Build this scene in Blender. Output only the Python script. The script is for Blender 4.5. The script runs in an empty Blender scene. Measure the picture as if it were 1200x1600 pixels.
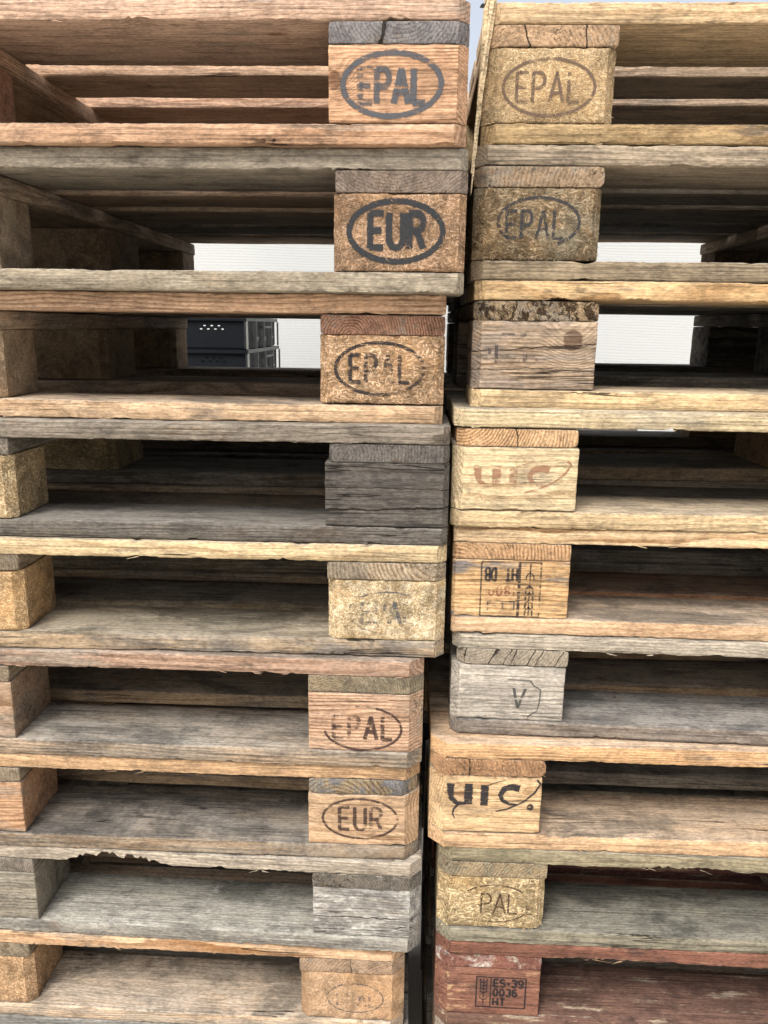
import bpy, math, random
import numpy as np
from mathutils import Matrix, Vector

# ---------------------------------------------------------------- scene, camera, light
C = bpy.context.scene
EYE = 1.548                      # camera height above the ground
f_px, TILT, YAW, ROLL, DIST = 1214.2, 0.23383, 0.035886, 0.013528, 0.91015
cam_d = bpy.data.cameras.new('camera'); cam = bpy.data.objects.new('camera', cam_d)
C.collection.objects.link(cam); C.camera = cam
cam_d.sensor_fit = 'VERTICAL'; cam_d.sensor_height = 36.0; cam_d.lens = 36.0 * f_px / 1600.0
cam_d.clip_start = 0.02; cam_d.clip_end = 500
fwd0 = Vector((-math.sin(YAW), math.cos(YAW), 0)); right = Vector((math.cos(YAW), math.sin(YAW), 0))
fwd = fwd0 * math.cos(TILT) - Vector((0, 0, 1)) * math.sin(TILT)
up = fwd0 * math.sin(TILT) + Vector((0, 0, 1)) * math.cos(TILT)
r2 = right * math.cos(ROLL) + up * math.sin(ROLL); u2 = up * math.cos(ROLL) - right * math.sin(ROLL)
M = Matrix.Identity(4)
for i in range(3):
    M[i][0], M[i][1], M[i][2] = r2[i], u2[i], -fwd[i]
M.translation = Vector((0, -DIST, EYE)); cam.matrix_world = M

W = bpy.data.worlds.new('World'); C.world = W; W.use_nodes = True
nt = W.node_tree; bg = nt.nodes['Background']; sky = nt.nodes.new('ShaderNodeTexSky')
SUN_EL, SUN_AZ = math.radians(56), math.radians(208)      # azimuth clockwise from +Y: behind the camera, to the left
sky.sky_type = 'NISHITA'; sky.sun_disc = False; sky.sun_elevation = SUN_EL; sky.sun_rotation = SUN_AZ
sky.dust_density = 8.0; sky.air_density = 1.0; sky.ozone_density = 0.8
bw = nt.nodes.new('ShaderNodeHueSaturation'); bw.inputs['Saturation'].default_value = .42; bw.inputs['Value'].default_value = 1.25
nt.links.new(sky.outputs[0], bw.inputs['Color']); nt.links.new(bw.outputs[0], bg.inputs[0]); bg.inputs[1].default_value = 0.15
sd = bpy.data.lights.new('sun', 'SUN'); sd.energy = 1.25; sd.angle = math.radians(14); sd.color = (1.0, 0.965, 0.91)
so = bpy.data.objects.new('sun', sd); C.collection.objects.link(so)
sv = Vector((math.sin(SUN_AZ) * math.cos(SUN_EL), math.cos(SUN_AZ) * math.cos(SUN_EL), math.sin(SUN_EL)))
so.rotation_euler = sv.to_track_quat('Z', 'Y').to_euler(); so.location = sv * 10
C.view_settings.view_transform = 'Standard'; C.view_settings.look = 'None'
C.view_settings.exposure = 0.78; C.view_settings.gamma = 1; C.view_settings.use_curve_mapping = False
C.cycles.max_bounces = 8; C.cycles.diffuse_bounces = 5; C.cycles.transparent_max_bounces = 12

# ---------------------------------------------------------------- numeric noise
def _h(ix, iy, iz, s):
    n = (ix.astype(np.int64) * 374761393 + iy.astype(np.int64) * 668265263 + iz.astype(np.int64) * 1274126177 + int(s) * 144269504) & 0xffffffff
    n = ((n ^ (n >> 13)) * 1274126177) & 0xffffffff
    n = ((n ^ (n >> 16)) * 2246822519) & 0xffffffff
    return ((n ^ (n >> 15)) & 0xffffff) / float(0xffffff)
def noise3(x, y, z, s=0):
    x = np.asarray(x, float); y = np.asarray(y, float) + x * 0; z = np.asarray(z, float) + x * 0
    ix, iy, iz = np.floor(x), np.floor(y), np.floor(z); fx, fy, fz = x - ix, y - iy, z - iz
    fx, fy, fz = [t * t * (3 - 2 * t) for t in (fx, fy, fz)]
    r = 0
    for a in (0, 1):
        for b in (0, 1):
            for c in (0, 1):
                w = (fx if a else 1 - fx) * (fy if b else 1 - fy) * (fz if c else 1 - fz)
                r = r + w * _h(ix + a, iy + b, iz + c, s)
    return r
def fbm(x, y, z, s=0, o=3):
    r = 0; a = .5; t = 0
    for k in range(o):
        r = r + a * noise3(x * 2**k, y * 2**k, z * 2**k, s + k * 17); t += a; a *= .5
    return r / t

# ---------------------------------------------------------------- object helpers
def link(o, parent=None):
    C.collection.objects.link(o)
    if parent is not None: o.parent = parent
    return o
def mesh_obj(name, V, F, mats, parent=None, loc=(0, 0, 0), rz=0.0, smooth=None, mi=None):
    me = bpy.data.meshes.new(name)
    me.from_pydata([tuple(v) for v in V] if not isinstance(V, list) else V, [], F)
    for m in (mats if isinstance(mats, (list, tuple)) else [mats]): me.materials.append(m)
    if mi is not None: me.polygons.foreach_set('material_index', mi)
    if smooth is not None:
        me.polygons.foreach_set('use_smooth', [True] * len(me.polygons))
        me.set_sharp_from_angle(angle=math.radians(smooth))
    me.update()
    o = bpy.data.objects.new(name, me); o.location = loc; o.rotation_euler = (0, 0, rz)
    return link(o, parent)
def tag(o, label, cat, group=None, kind=None):
    o['label'] = label; o['category'] = cat
    if group: o['group'] = group
    if kind: o['kind'] = kind
    return o
def empty(name, loc, rz=0.0):
    o = bpy.data.objects.new(name, None); o.location = loc; o.rotation_euler = (0, 0, rz); o.empty_display_size = .1
    return link(o)

# ---------------------------------------------------------------- materials
def srgb(c):
    return tuple(((v / 255) / 12.92 if v / 255 <= .04045 else ((v / 255 + .055) / 1.055) ** 2.4) for v in c)
def dsrgb(c, k=.30):
    a = srgb(c); l = .3 * a[0] + .55 * a[1] + .15 * a[2]; return tuple((v + (l - v) * k) * t for v, t in zip(a, (1.0, .995, .925)))
class NG:
    def __init__(s, name):
        s.m = bpy.data.materials.new(name); s.m.use_nodes = True; s.t = s.m.node_tree; s.t.nodes.clear()
        s.out = s.t.nodes.new('ShaderNodeOutputMaterial')
    def n(s, typ, **kw):
        x = s.t.nodes.new(typ)
        for k, v in kw.items(): setattr(x, k, v)
        return x
    def put(s, sock, v):
        if isinstance(v, bpy.types.NodeSocket): s.t.links.new(v, sock)
        elif isinstance(v, (tuple, list)):
            sock.default_value = (*v, 1.0) if sock.type == 'RGBA' and len(v) == 3 else v
        else: sock.default_value = v
    def math(s, op, a, b=0.0, c=None, clamp=False):
        x = s.n('ShaderNodeMath', operation=op); x.use_clamp = clamp
        s.put(x.inputs[0], a); s.put(x.inputs[1], b)
        if c is not None: s.put(x.inputs[2], c)
        return x.outputs[0]
    def vmath(s, op, a, b):
        x = s.n('ShaderNodeVectorMath', operation=op); s.put(x.inputs[0], a); s.put(x.inputs[1], b); return x.outputs[0]
    def noise(s, v, scale=1.0, detail=2.0, rough=.5, dist=0.0):
        x = s.n('ShaderNodeTexNoise'); s.put(x.inputs['Vector'], v); s.put(x.inputs['Scale'], scale)
        s.put(x.inputs['Detail'], detail); s.put(x.inputs['Roughness'], rough); s.put(x.inputs['Distortion'], dist)
        return x.outputs[0]
    def step(s, v, a, b, lo=0.0, hi=1.0):
        x = s.n('ShaderNodeMapRange', interpolation_type='SMOOTHSTEP'); s.put(x.inputs[0], v)
        s.put(x.inputs[1], a); s.put(x.inputs[2], b); s.put(x.inputs[3], lo); s.put(x.inputs[4], hi); return x.outputs[0]
    def mix(s, f, a, b, mode='MIX'):
        x = s.n('ShaderNodeMix', data_type='RGBA', blend_type=mode)
        s.put(x.inputs['Factor'], f); s.put(x.inputs[6], a); s.put(x.inputs[7], b); return x.outputs[2]
    def scale(s, v, xyz): return s.vmath('MULTIPLY', v, xyz)
    def finish(s, col, height=None, dist=.0005, rough=.85, strength=1.0, spec=.2, alpha=None):
        b = s.n('ShaderNodeBsdfPrincipled'); s.put(b.inputs['Base Color'], col); s.put(b.inputs['Roughness'], rough)
        s.put(b.inputs['Specular IOR Level'], spec)
        if alpha is not None: s.put(b.inputs['Alpha'], alpha)
        if height is not None:
            bp = s.n('ShaderNodeBump'); s.put(bp.inputs['Height'], height); s.put(bp.inputs['Distance'], dist); s.put(bp.inputs['Strength'], strength)
            s.t.links.new(bp.outputs[0], b.inputs['Normal'])
        s.t.links.new(b.outputs[0], s.out.inputs[0]); return s.m
    def coords(s):
        tc = s.n('ShaderNodeTexCoord').outputs['Object']; r = s.n('ShaderNodeObjectInfo').outputs['Random']
        r2 = s.math('FRACT', s.math('MULTIPLY', r, 17.31)); r3 = s.math('FRACT', s.math('MULTIPLY', r, 91.7))
        cb = s.n('ShaderNodeCombineXYZ'); s.put(cb.inputs[0], s.math('MULTIPLY', r, 31.0)); s.put(cb.inputs[1], s.math('MULTIPLY', r2, 23.0)); s.put(cb.inputs[2], s.math('MULTIPLY', r3, 19.0))
        return tc, s.vmath('ADD', tc, cb.outputs[0]), r, r2, r3

ALB = 0.60     # observed colours are brighter than base colours
_mc = {}
def wood(col, grey=.2, stain=.25, late=.5, greycol=(150, 142, 128), period=.0036, fuzz=0.0, blue=0.0, crack=.28, paint=None, white=0.0, rot=0.0, contrast=1.0, dust=.62, splits=(), knot=None, deck=None):
    key = (col, grey, stain, late, greycol, period, fuzz, blue, crack, paint, white, rot, contrast, dust, splits, knot, deck)
    if key in _mc: return _mc[key]
    g = NG('weathered_wood')
    base = tuple(c * ALB for c in dsrgb(col)); gc = tuple(c * ALB * t for c, t in zip(srgb(greycol), (1.02, .985, .99)))
    tc, P, r, r2, r3 = g.coords()
    sp = g.n('ShaderNodeSeparateXYZ'); g.put(sp.inputs[0], tc)
    warp = g.noise(g.scale(P, (2.5, 9, 9)), 1, 3, .55)
    warp2 = g.noise(g.scale(P, (14, 60, 60)), 1, 2, .5)
    dy = g.math('ADD', sp.outputs[1], g.math('MULTIPLY_ADD', r2, -.26, .06))
    dz = g.math('ADD', sp.outputs[2], g.math('MULTIPLY_ADD', r3, .19, -.085))
    dx = g.math('MULTIPLY', sp.outputs[0], g.math('MULTIPLY_ADD', r, .03, -.015))
    rr = g.math('SQRT', g.math('ADD', g.math('MULTIPLY', dy, dy), g.math('MULTIPLY', dz, dz)))
    rr = g.math('ADD', g.math('ADD', rr, dx), g.math('MULTIPLY_ADD', warp, .030, g.math('MULTIPLY', warp2, .0035)))
    if knot:
        kd = g.math('SQRT', g.math('ADD', g.math('POWER', g.math('ABSOLUTE', g.math('SUBTRACT', sp.outputs[0], knot[0])), 2.0), g.math('POWER', g.math('ABSOLUTE', g.math('MULTIPLY', g.math('SUBTRACT', sp.outputs[2], knot[1]), 1.0 / 1.15)), 2.0)))
        kd = g.math('ADD', kd, g.math('MULTIPLY_ADD', warp2, .006, -.003))
        rr = g.math('ADD', rr, g.math('MULTIPLY', g.step(kd, knot[2] * .5, knot[2] * 3.2, 1, 0), .016))
    ph = g.math('MULTIPLY', rr, g.math('DIVIDE', 2 * math.pi / period, g.math('MULTIPLY_ADD', r, .55, .78)))
    fr = g.math('FRACT', g.math('DIVIDE', ph, 2 * math.pi))
    ring = g.math('MULTIPLY', g.step(fr, .30, .84), g.step(fr, .90, .99, 1, 0))
    ringvar = g.noise(g.scale(P, (3, 40, 40)), 1, 1)
    fiber = g.noise(g.scale(P, (22, 800, 800)), 1, 3, .6)
    fine = g.noise(g.scale(P, (180, 1700, 1700)), 1, 2, .6)
    streak = g.noise(g.scale(P, (3.5, 110, 110)), 1, 3, .6)
    patch = g.noise(g.scale(P, (4.5, 13, 13)), 1, 5, .62, .6)
    dark = tuple(b * k for b, k in zip(base, (.50, .39, .30)))
    lite = tuple(min(1, b * k) for b, k in zip(base, (1.10, 1.12, 1.16)))
    c = g.mix(g.math('MULTIPLY', ring, g.math('MULTIPLY', g.math('MULTIPLY_ADD', ringvar, 2.4, -.45), late), clamp=True), lite, dark)
    tint = g.noise(g.scale(P, (1.7, 5, 5)), 1, 3)
    c = g.mix(g.step(tint, .52, .78, 0, .38), c, tuple(b * k for b, k in zip(base, (1.02, .82, .62))))
    # knots
    vo = g.n('ShaderNodeTexVoronoi', feature='F1'); g.put(vo.inputs['Vector'], g.scale(P, (1, 2.4, 2.4))); g.put(vo.inputs['Scale'], 4.2)
    kn = g.step(vo.outputs['Distance'], .035, .085, 1, 0)
    c = g.mix(g.math('MULTIPLY', kn, .75), c, tuple(b * k for b, k in zip(base, (.38, .26, .2))))
    if knot: c = g.mix(g.step(kd, knot[2] * .75, knot[2], .85, 0), c, tuple(b * k for b, k in zip(base, (.30, .24, .22))))
    # silvering of weathered wood, follows the fibres
    gm = g.math('ADD', g.math('MULTIPLY', patch, 1.0), g.math('MULTIPLY_ADD', streak, .55, -.275))
    gf = g.step(gm, .64 - grey * .40, .76 - grey * .38, 0, min(1, .6 + grey * .4))
    gcol = g.mix(g.math('MULTIPLY', ring, .5), gc, tuple(v * .5 for v in gc))
    c = g.mix(gf, c, gcol)
    # stains and blue fungus
    sm = g.noise(g.scale(P, (7, 22, 22)), 1, 6, .68, .8)
    s2 = g.math('ADD', sm, g.math('MULTIPLY_ADD', streak, .5, -.25))
    c = g.mix(g.step(s2, .665 - stain * .24, .80 - stain * .24, 0, .78), c, srgb((66, 58, 50)))
    # pale rubbed places and settled dust on faces that look up
    pm2 = g.math('ADD', g.noise(g.scale(P, (11, 60, 60)), 1, 5, .65), g.math('MULTIPLY_ADD', fiber, .3, -.15))
    c = g.mix(g.step(pm2, .56, .70, 0, .42), c, tuple(min(.75, v * 1.35 + .02) for v in base) if paint is None else base)
    nz_ = g.n('ShaderNodeSeparateXYZ'); g.put(nz_.inputs[0], g.n('ShaderNodeNewGeometry').outputs['True Normal'])
    dn = g.noise(g.scale(P, (5, 14, 14)), 1, 5, .65, .5)
    upf = g.step(nz_.outputs[2], .5, .9)
    dcol = tuple(v * .82 for v in srgb(deck)) if deck else tuple(.34 * b_ * .85 + .66 * d_ for b_, d_ in zip(base, tuple(v * .84 for v in srgb((154, 149, 140)))))
    c = g.mix(g.math('MULTIPLY', upf, g.step(dn, .25, .60, dust * .45, min(1, dust * 1.25) if paint is None else .35)), c, dcol)
    bs = g.math('ADD', g.noise(g.scale(P, (4.0, 8, 8)), 1, 6, .66, .7), g.math('MULTIPLY_ADD', g.noise(g.scale(P, (60, 30, 30)), 1, 4, .6), .16, -.08))
    c = g.mix(g.math('MULTIPLY', upf, g.step(bs, .485, .61, 0, .82)), c, tuple(v * .42 for v in dcol))
    pl = g.noise(g.scale(P, (6.0, 15, 15)), 1, 6, .72, .4)
    c = g.mix(g.math('MULTIPLY', upf, g.step(pl, .56, .70, 0, .5)), c, tuple(min(.8, v * 1.7) for v in dcol))
    if blue > 0:
        bm = g.noise(g.scale(P, (9, 45, 45)), 1, 4, .6)
        c = g.mix(g.step(bm, .70 - blue * .28, .82 - blue * .25, 0, .8), c, srgb((88, 92, 98)))
    if paint is not None:
        pm = g.math('ADD', g.noise(g.scale(P, (16, 60, 60)), 1, 6, .72), g.math('MULTIPLY_ADD', streak, .5, -.25))
        pc = g.mix(g.step(g.noise(P, 9, 3), .3, .7), tuple(v * .6 for v in srgb(paint)), tuple(v * .85 for v in srgb(paint)))
        c = g.mix(g.step(pm, .57, .66, .94, 0.05), c, pc)
        c = g.mix(g.step(g.noise(g.scale(P, (10, 24, 24)), 1, 6, .7), .52, .68, 0, .7), c, srgb((58, 46, 44)))
    if white > 0:
        wm = g.noise(g.scale(P, (22, 40, 40)), 1, 7, .72, .6)
        c = g.mix(g.math('MULTIPLY', g.step(wm, .62 - white * .25, .86 - white * .25, 0, .8), g.step(fiber, .3, .6, .6, 1)), c, tuple(v * .8 for v in srgb((208, 206, 196))))
    if rot > 0:
        rm = g.noise(P, 70, 7, .8, .5)
        c = g.mix(g.step(rm, .58 - rot * .14, .66 - rot * .14, 0, .85), c, srgb((52, 36, 22)))
    # cracks along the fibre
    cn = g.noise(g.scale(P, (3.0, 95, 95)), 1, 2, .5, .25)
    ck = g.step(g.math('ABSOLUTE', g.math('SUBTRACT', cn, .5)), .004, .013, 1, 0)
    cmask = g.step(g.noise(g.scale(P, (5, 16, 16)), 1, 2), .66 - crack * .25, .74 - crack * .25)
    ck = g.math('MULTIPLY', ck, cmask)
    nv = g.n('ShaderNodeTexVoronoi', feature='F1'); g.put(nv.inputs['Vector'], P); g.put(nv.inputs['Scale'], 11.0)
    c = g.mix(g.step(nv.outputs['Distance'], .03, .16, .30, 0), c, srgb((96, 70, 52)))
    c = g.mix(g.step(nv.outputs['Distance'], .018, .028, .9, 0), c, srgb((40, 33, 30)))
    for (ax, p0, sl, wd) in splits:
        A, B_ = (sp.outputs[1], sp.outputs[2]) if ax == 'y' else (sp.outputs[2], sp.outputs[0])
        v = g.math('SUBTRACT', g.math('SUBTRACT', A, g.math('MULTIPLY', B_, sl)), p0)
        v = g.math('ADD', v, g.math('MULTIPLY_ADD', g.noise(P, 55, 3, .6), .008, -.004))
        ww = g.math('MULTIPLY', g.step(g.noise(P, 22, 2), .25, .7, .35, 1.3), wd)
        ck = g.math('MAXIMUM', ck, g.step(g.math('DIVIDE', g.math('ABSOLUTE', v), ww), .6, 1.3, 1, 0))
    c = g.mix(g.math('MULTIPLY', ck, .9), c, srgb((36, 30, 25)))
    # fine fibre contrast
    k = g.math('MULTIPLY_ADD', fiber, .85 * contrast, 1 - .425 * contrast)
    k = g.math('MULTIPLY', k, g.math('MULTIPLY_ADD', fine, .5 * contrast, 1 - .25 * contrast))
    k = g.math('MULTIPLY', k, g.math('MULTIPLY_ADD', streak, .75 * contrast, 1 - .375 * contrast))
    gl = g.noise(g.scale(P, (5, 330, 330)), 1, 3, .6)
    k = g.math('MULTIPLY', k, g.step(gl, .57, .62, 1.0, 1 - .36 * contrast))
    sawn = g.noise(g.scale(P, (170, 420, 420)), 1, 2, .6)
    k = g.math('MULTIPLY', k, g.step(sawn, .3, .7, 1 - .20 * contrast, 1 + .18 * contrast))
    cb = g.n('ShaderNodeCombineXYZ')
    for i in range(3): g.put(cb.inputs[i], k)
    c = g.mix(1.0, c, cb.outputs[0], 'MULTIPLY')
    gr = g.math('ADD', g.noise(g.scale(P, (15, 32, 32)), 1, 9, .78, .4), g.math('MULTIPLY_ADD', g.noise(g.scale(P, (90, 260, 260)), 1, 3, .65), .30, -.15))
    gv = g.step(gr, .35, .57, .69 - .28 * stain, 1.07)
    cg = g.n('ShaderNodeCombineXYZ'); g.put(cg.inputs[0], gv); g.put(cg.inputs[1], g.math('POWER', gv, 1.0)); g.put(cg.inputs[2], g.math('POWER', gv, .95))
    c = g.mix(1.0, c, cg.outputs[0], 'MULTIPLY')
    # pale worn arrises
    pt = g.n('ShaderNodeNewGeometry').outputs['Pointiness']
    ew = g.math('MULTIPLY', g.step(pt, .53, .60), g.step(g.noise(g.scale(P, (60, 200, 200)), 1, 3), .42, .62, 0, .5))
    c = g.mix(ew, c, tuple(min(.8, v * 1.5) for v in base) if paint is None else srgb((190, 165, 125)))
    h = g.math('MULTIPLY_ADD', fiber, .9, g.math('MULTIPLY', ring, .30))
    h = g.math('ADD', h, g.math('MULTIPLY', fine, .5 + fuzz))
    h = g.math('ADD', h, g.math('MULTIPLY', streak, 1.0))
    h = g.math('SUBTRACT', h, g.math('MULTIPLY', ck, 2.6))
    if rot > 0: h = g.math('SUBTRACT', h, g.math('MULTIPLY', g.step(rm, .5, .62), 3.0))
    if fuzz > .5:
        fz = g.noise(g.scale(P, (300, 500, 500)), 1, 4, .7, 1.5); h = g.math('MULTIPLY_ADD', fz, 4.0, h)
    m = g.finish(c, h, .0010, .9, .9, .12)
    _mc[key] = m; return m

def chip(col, grey=.1, dirt=.2, coarse=1.0, white=0.0, contrast=1.0):
    contrast *= .82; coarse *= .92
    key = ('chip', col, grey, dirt, coarse, white, contrast)
    if key in _mc: return _mc[key]
    g = NG('pressed_chipwood'); base = tuple(c * ALB * 1.18 for c in dsrgb(col, .32))
    tc, P, r, r2, r3 = g.coords()
    Pw = g.vmath('ADD', P, g.scale(g.n('ShaderNodeTexNoise').outputs['Color'], (0, 0, 0)))
    wn = g.n('ShaderNodeTexNoise'); g.put(wn.inputs['Vector'], P); g.put(wn.inputs['Scale'], 55); g.put(wn.inputs['Detail'], 2)
    Pw = g.vmath('ADD', P, g.scale(wn.outputs['Color'], (.010, .010, .010)))
    h = None; tone = None
    for ang, off in ((.35, 0), (-.5, 3.3), (1.35, 7.1), (-1.1, 11.7), (.0, 17.3)):
        mp = g.n('ShaderNodeMapping', vector_type='POINT'); g.put(mp.inputs['Vector'], Pw); mp.inputs['Rotation'].default_value = (ang * .4, ang, ang * .5)
        mp.inputs['Location'].default_value = (off, off * .7, off * .3)
        v = g.n('ShaderNodeTexVoronoi', feature='F1'); g.put(v.inputs['Vector'], g.scale(mp.outputs[0], (120 / coarse, 420 / coarse, 560 / coarse))); g.put(v.inputs['Scale'], 1.0)
        sc = g.n('ShaderNodeSeparateColor'); g.put(sc.inputs[0], v.outputs['Color'])
        hv = g.math('MULTIPLY', sc.outputs[0], g.step(v.outputs['Distance'], .15, .75, 1, .55))
        if h is None: h = hv; tone = sc.outputs[1]
        else:
            gt = g.math('GREATER_THAN', hv, h)
            tone = g.math('ADD', g.math('MULTIPLY', gt, sc.outputs[1]), g.math('MULTIPLY', g.math('SUBTRACT', 1, gt), tone)); h = g.math('MAXIMUM', h, hv)
    fine = g.noise(P, 900, 3, .7)
    lo = tuple(v * k for v, k in zip(base, (.62, .54, .45))); hi = tuple(min(.85, v * k) for v, k in zip(base, (1.30, 1.34, 1.42)))
    c = g.mix(g.step(tone, .1, .95, .5 - .5 * contrast, .5 + .5 * contrast), lo, hi)
    c = g.mix(g.step(h, .45, .8, .75 * contrast, 0), c, tuple(v * .3 for v in base))
    tint = g.noise(P, 14, 4, .6)
    c = g.mix(g.step(tint, .45, .75, 0, .4), c, tuple(v * k for v, k in zip(base, (.98, .78, .55))))
    if grey > 0: c = g.mix(g.step(g.noise(P, 20, 5, .65), .7 - .45 * grey, .9 - .45 * grey, 0, .8), c, tuple(v * ALB for v in srgb((148, 140, 120))))
    if white > 0: c = g.mix(g.step(g.noise(P, 70, 8, .8, .4), .62 - .2 * white, .80 - .2 * white, 0, .6), c, srgb((215, 205, 180)))
    dm = g.noise(P, 24, 6, .7, .8)
    c = g.mix(g.step(dm, .74 - dirt * .3, .84 - dirt * .25, 0, .7), c, srgb((70, 58, 45)))
    cb = g.n('ShaderNodeCombineXYZ'); k = g.math('MULTIPLY', g.math('MULTIPLY_ADD', fine, .7, .65), g.step(g.noise(P, 26, 8, .74, .5), .36, .60, .62 - .3 * dirt, 1.12))
    for i in range(3): g.put(cb.inputs[i], k)
    c = g.mix(1.0, c, cb.outputs[0], 'MULTIPLY')
    hh = g.math('MULTIPLY_ADD', h, 1.3, g.math('MULTIPLY', fine, .5))
    hh = g.math('MULTIPLY_ADD', g.noise(P, 120, 3, .6), 1.2, hh)
    m = g.finish(c, hh, .0012 * coarse, .92, 1.0, .1); _mc[key] = m; return m

def ink(col, wear):
    key = ('ink', col, wear)
    if key in _mc: return _mc[key]
    g = NG('stamp_ink'); tc, P, r, r2, r3 = g.coords()
    n1 = g.noise(g.scale(P, (30, 30, 260)), 1, 3, .6); n2 = g.noise(P, 420, 3, .7); n3 = g.noise(g.scale(P, (28, 28, 60)), 1, 3, .6)
    s = g.math('ADD', g.math('MULTIPLY', n1, .45), g.math('ADD', g.math('MULTIPLY', n2, .25), g.math('MULTIPLY', n3, .30)))
    a = g.step(s, .36 + wear * .15, .45 + wear * .15, 0, .92 - .35 * max(0, wear))
    at = g.n('ShaderNodeAttribute'); at.attribute_name = 'core'
    e = g.math('ADD', at.outputs['Fac'], g.math('MULTIPLY_ADD', g.noise(g.scale(P, (500, 500, 900)), 1, 3, .7), 1.5, -.75))
    a = g.math('MULTIPLY', a, g.step(e, -.05, .45))
    a = g.math('MULTIPLY', a, g.step(g.noise(g.scale(P, (60, 60, 900)), 1, 3, .6), .30, .48, .45, 1))
    m = g.finish(srgb(col), None, rough=.8, alpha=a); _mc[key] = m; return m

# ---------------------------------------------------------------- timber geometry
def lines(n0, L, step, r, extra=()):
    k = max(1, int(round((L - 2 * r) / step)))
    a = [0, r * .35, r] + [r + (L - 2 * r) * i / k for i in range(1, k)] + [L - r, L - r * .35, L] + list(extra)
    a = sorted(a); out = [a[0]]
    for v in a[1:]:
        if v - out[-1] > r * .2: out.append(v)
    out[-1] = L
    return np.array(out)
def boxgrid(xs, ys, zs):
    nx, ny, nz = len(xs), len(ys), len(zs)
    idx = -np.ones((nx, ny, nz), int)
    on = np.zeros((nx, ny, nz), bool); on[0] = on[-1] = True; on[:, 0] = on[:, -1] = True; on[:, :, 0] = on[:, :, -1] = True
    idx[on] = np.arange(on.sum()); I = np.argwhere(on)
    V = np.stack([xs[I[:, 0]], ys[I[:, 1]], zs[I[:, 2]]], 1)
    F = []
    def q(A, flip):
        a, b, c, d = A[:-1, :-1], A[1:, :-1], A[1:, 1:], A[:-1, 1:]
        s = np.stack([a, b, c, d] if not flip else [d, c, b, a], -1).reshape(-1, 4); F.append(s)
    q(idx[:, :, 0], True); q(idx[:, :, -1], False); q(idx[:, 0, :], False); q(idx[:, -1, :], True)
    q(idx[0, :, :], True); q(idx[-1, :, :], False)
    return V, np.concatenate(F)
def slivers(V, F, items):
    """items: (p0, dir, length, width, thick): thin tapering splinters grown into the mesh"""
    V = list(map(tuple, V)); F = [list(map(int, f)) for f in F]
    for p, d, L, w, t in items:
        p = Vector(p); d = Vector(d).normalized(); s = d.cross(Vector((0.3, 1, .2))).normalized(); u = d.cross(s)
        b = len(V); bend = u * random.uniform(-.15, .15) * L
        for k, q in enumerate((0, .5, 1.0)):
            c = p + d * L * q + bend * q * q; ww = w * (1 - .75 * q) / 2; tt = t * (1 - .6 * q) / 2
            for a, e in ((-1, -1), (1, -1), (1, 1), (-1, 1)): V.append(tuple(c + s * a * ww + u * e * tt))
        for k in (0, 4):
            for j in range(4): F.append([b + k + j, b + k + (j + 1) % 4, b + k + 4 + (j + 1) % 4, b + k + 4 + j])
        F.append([b + 3, b + 2, b + 1, b]); F.append([b + 8, b + 9, b + 10, b + 11])
    return V, F
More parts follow.
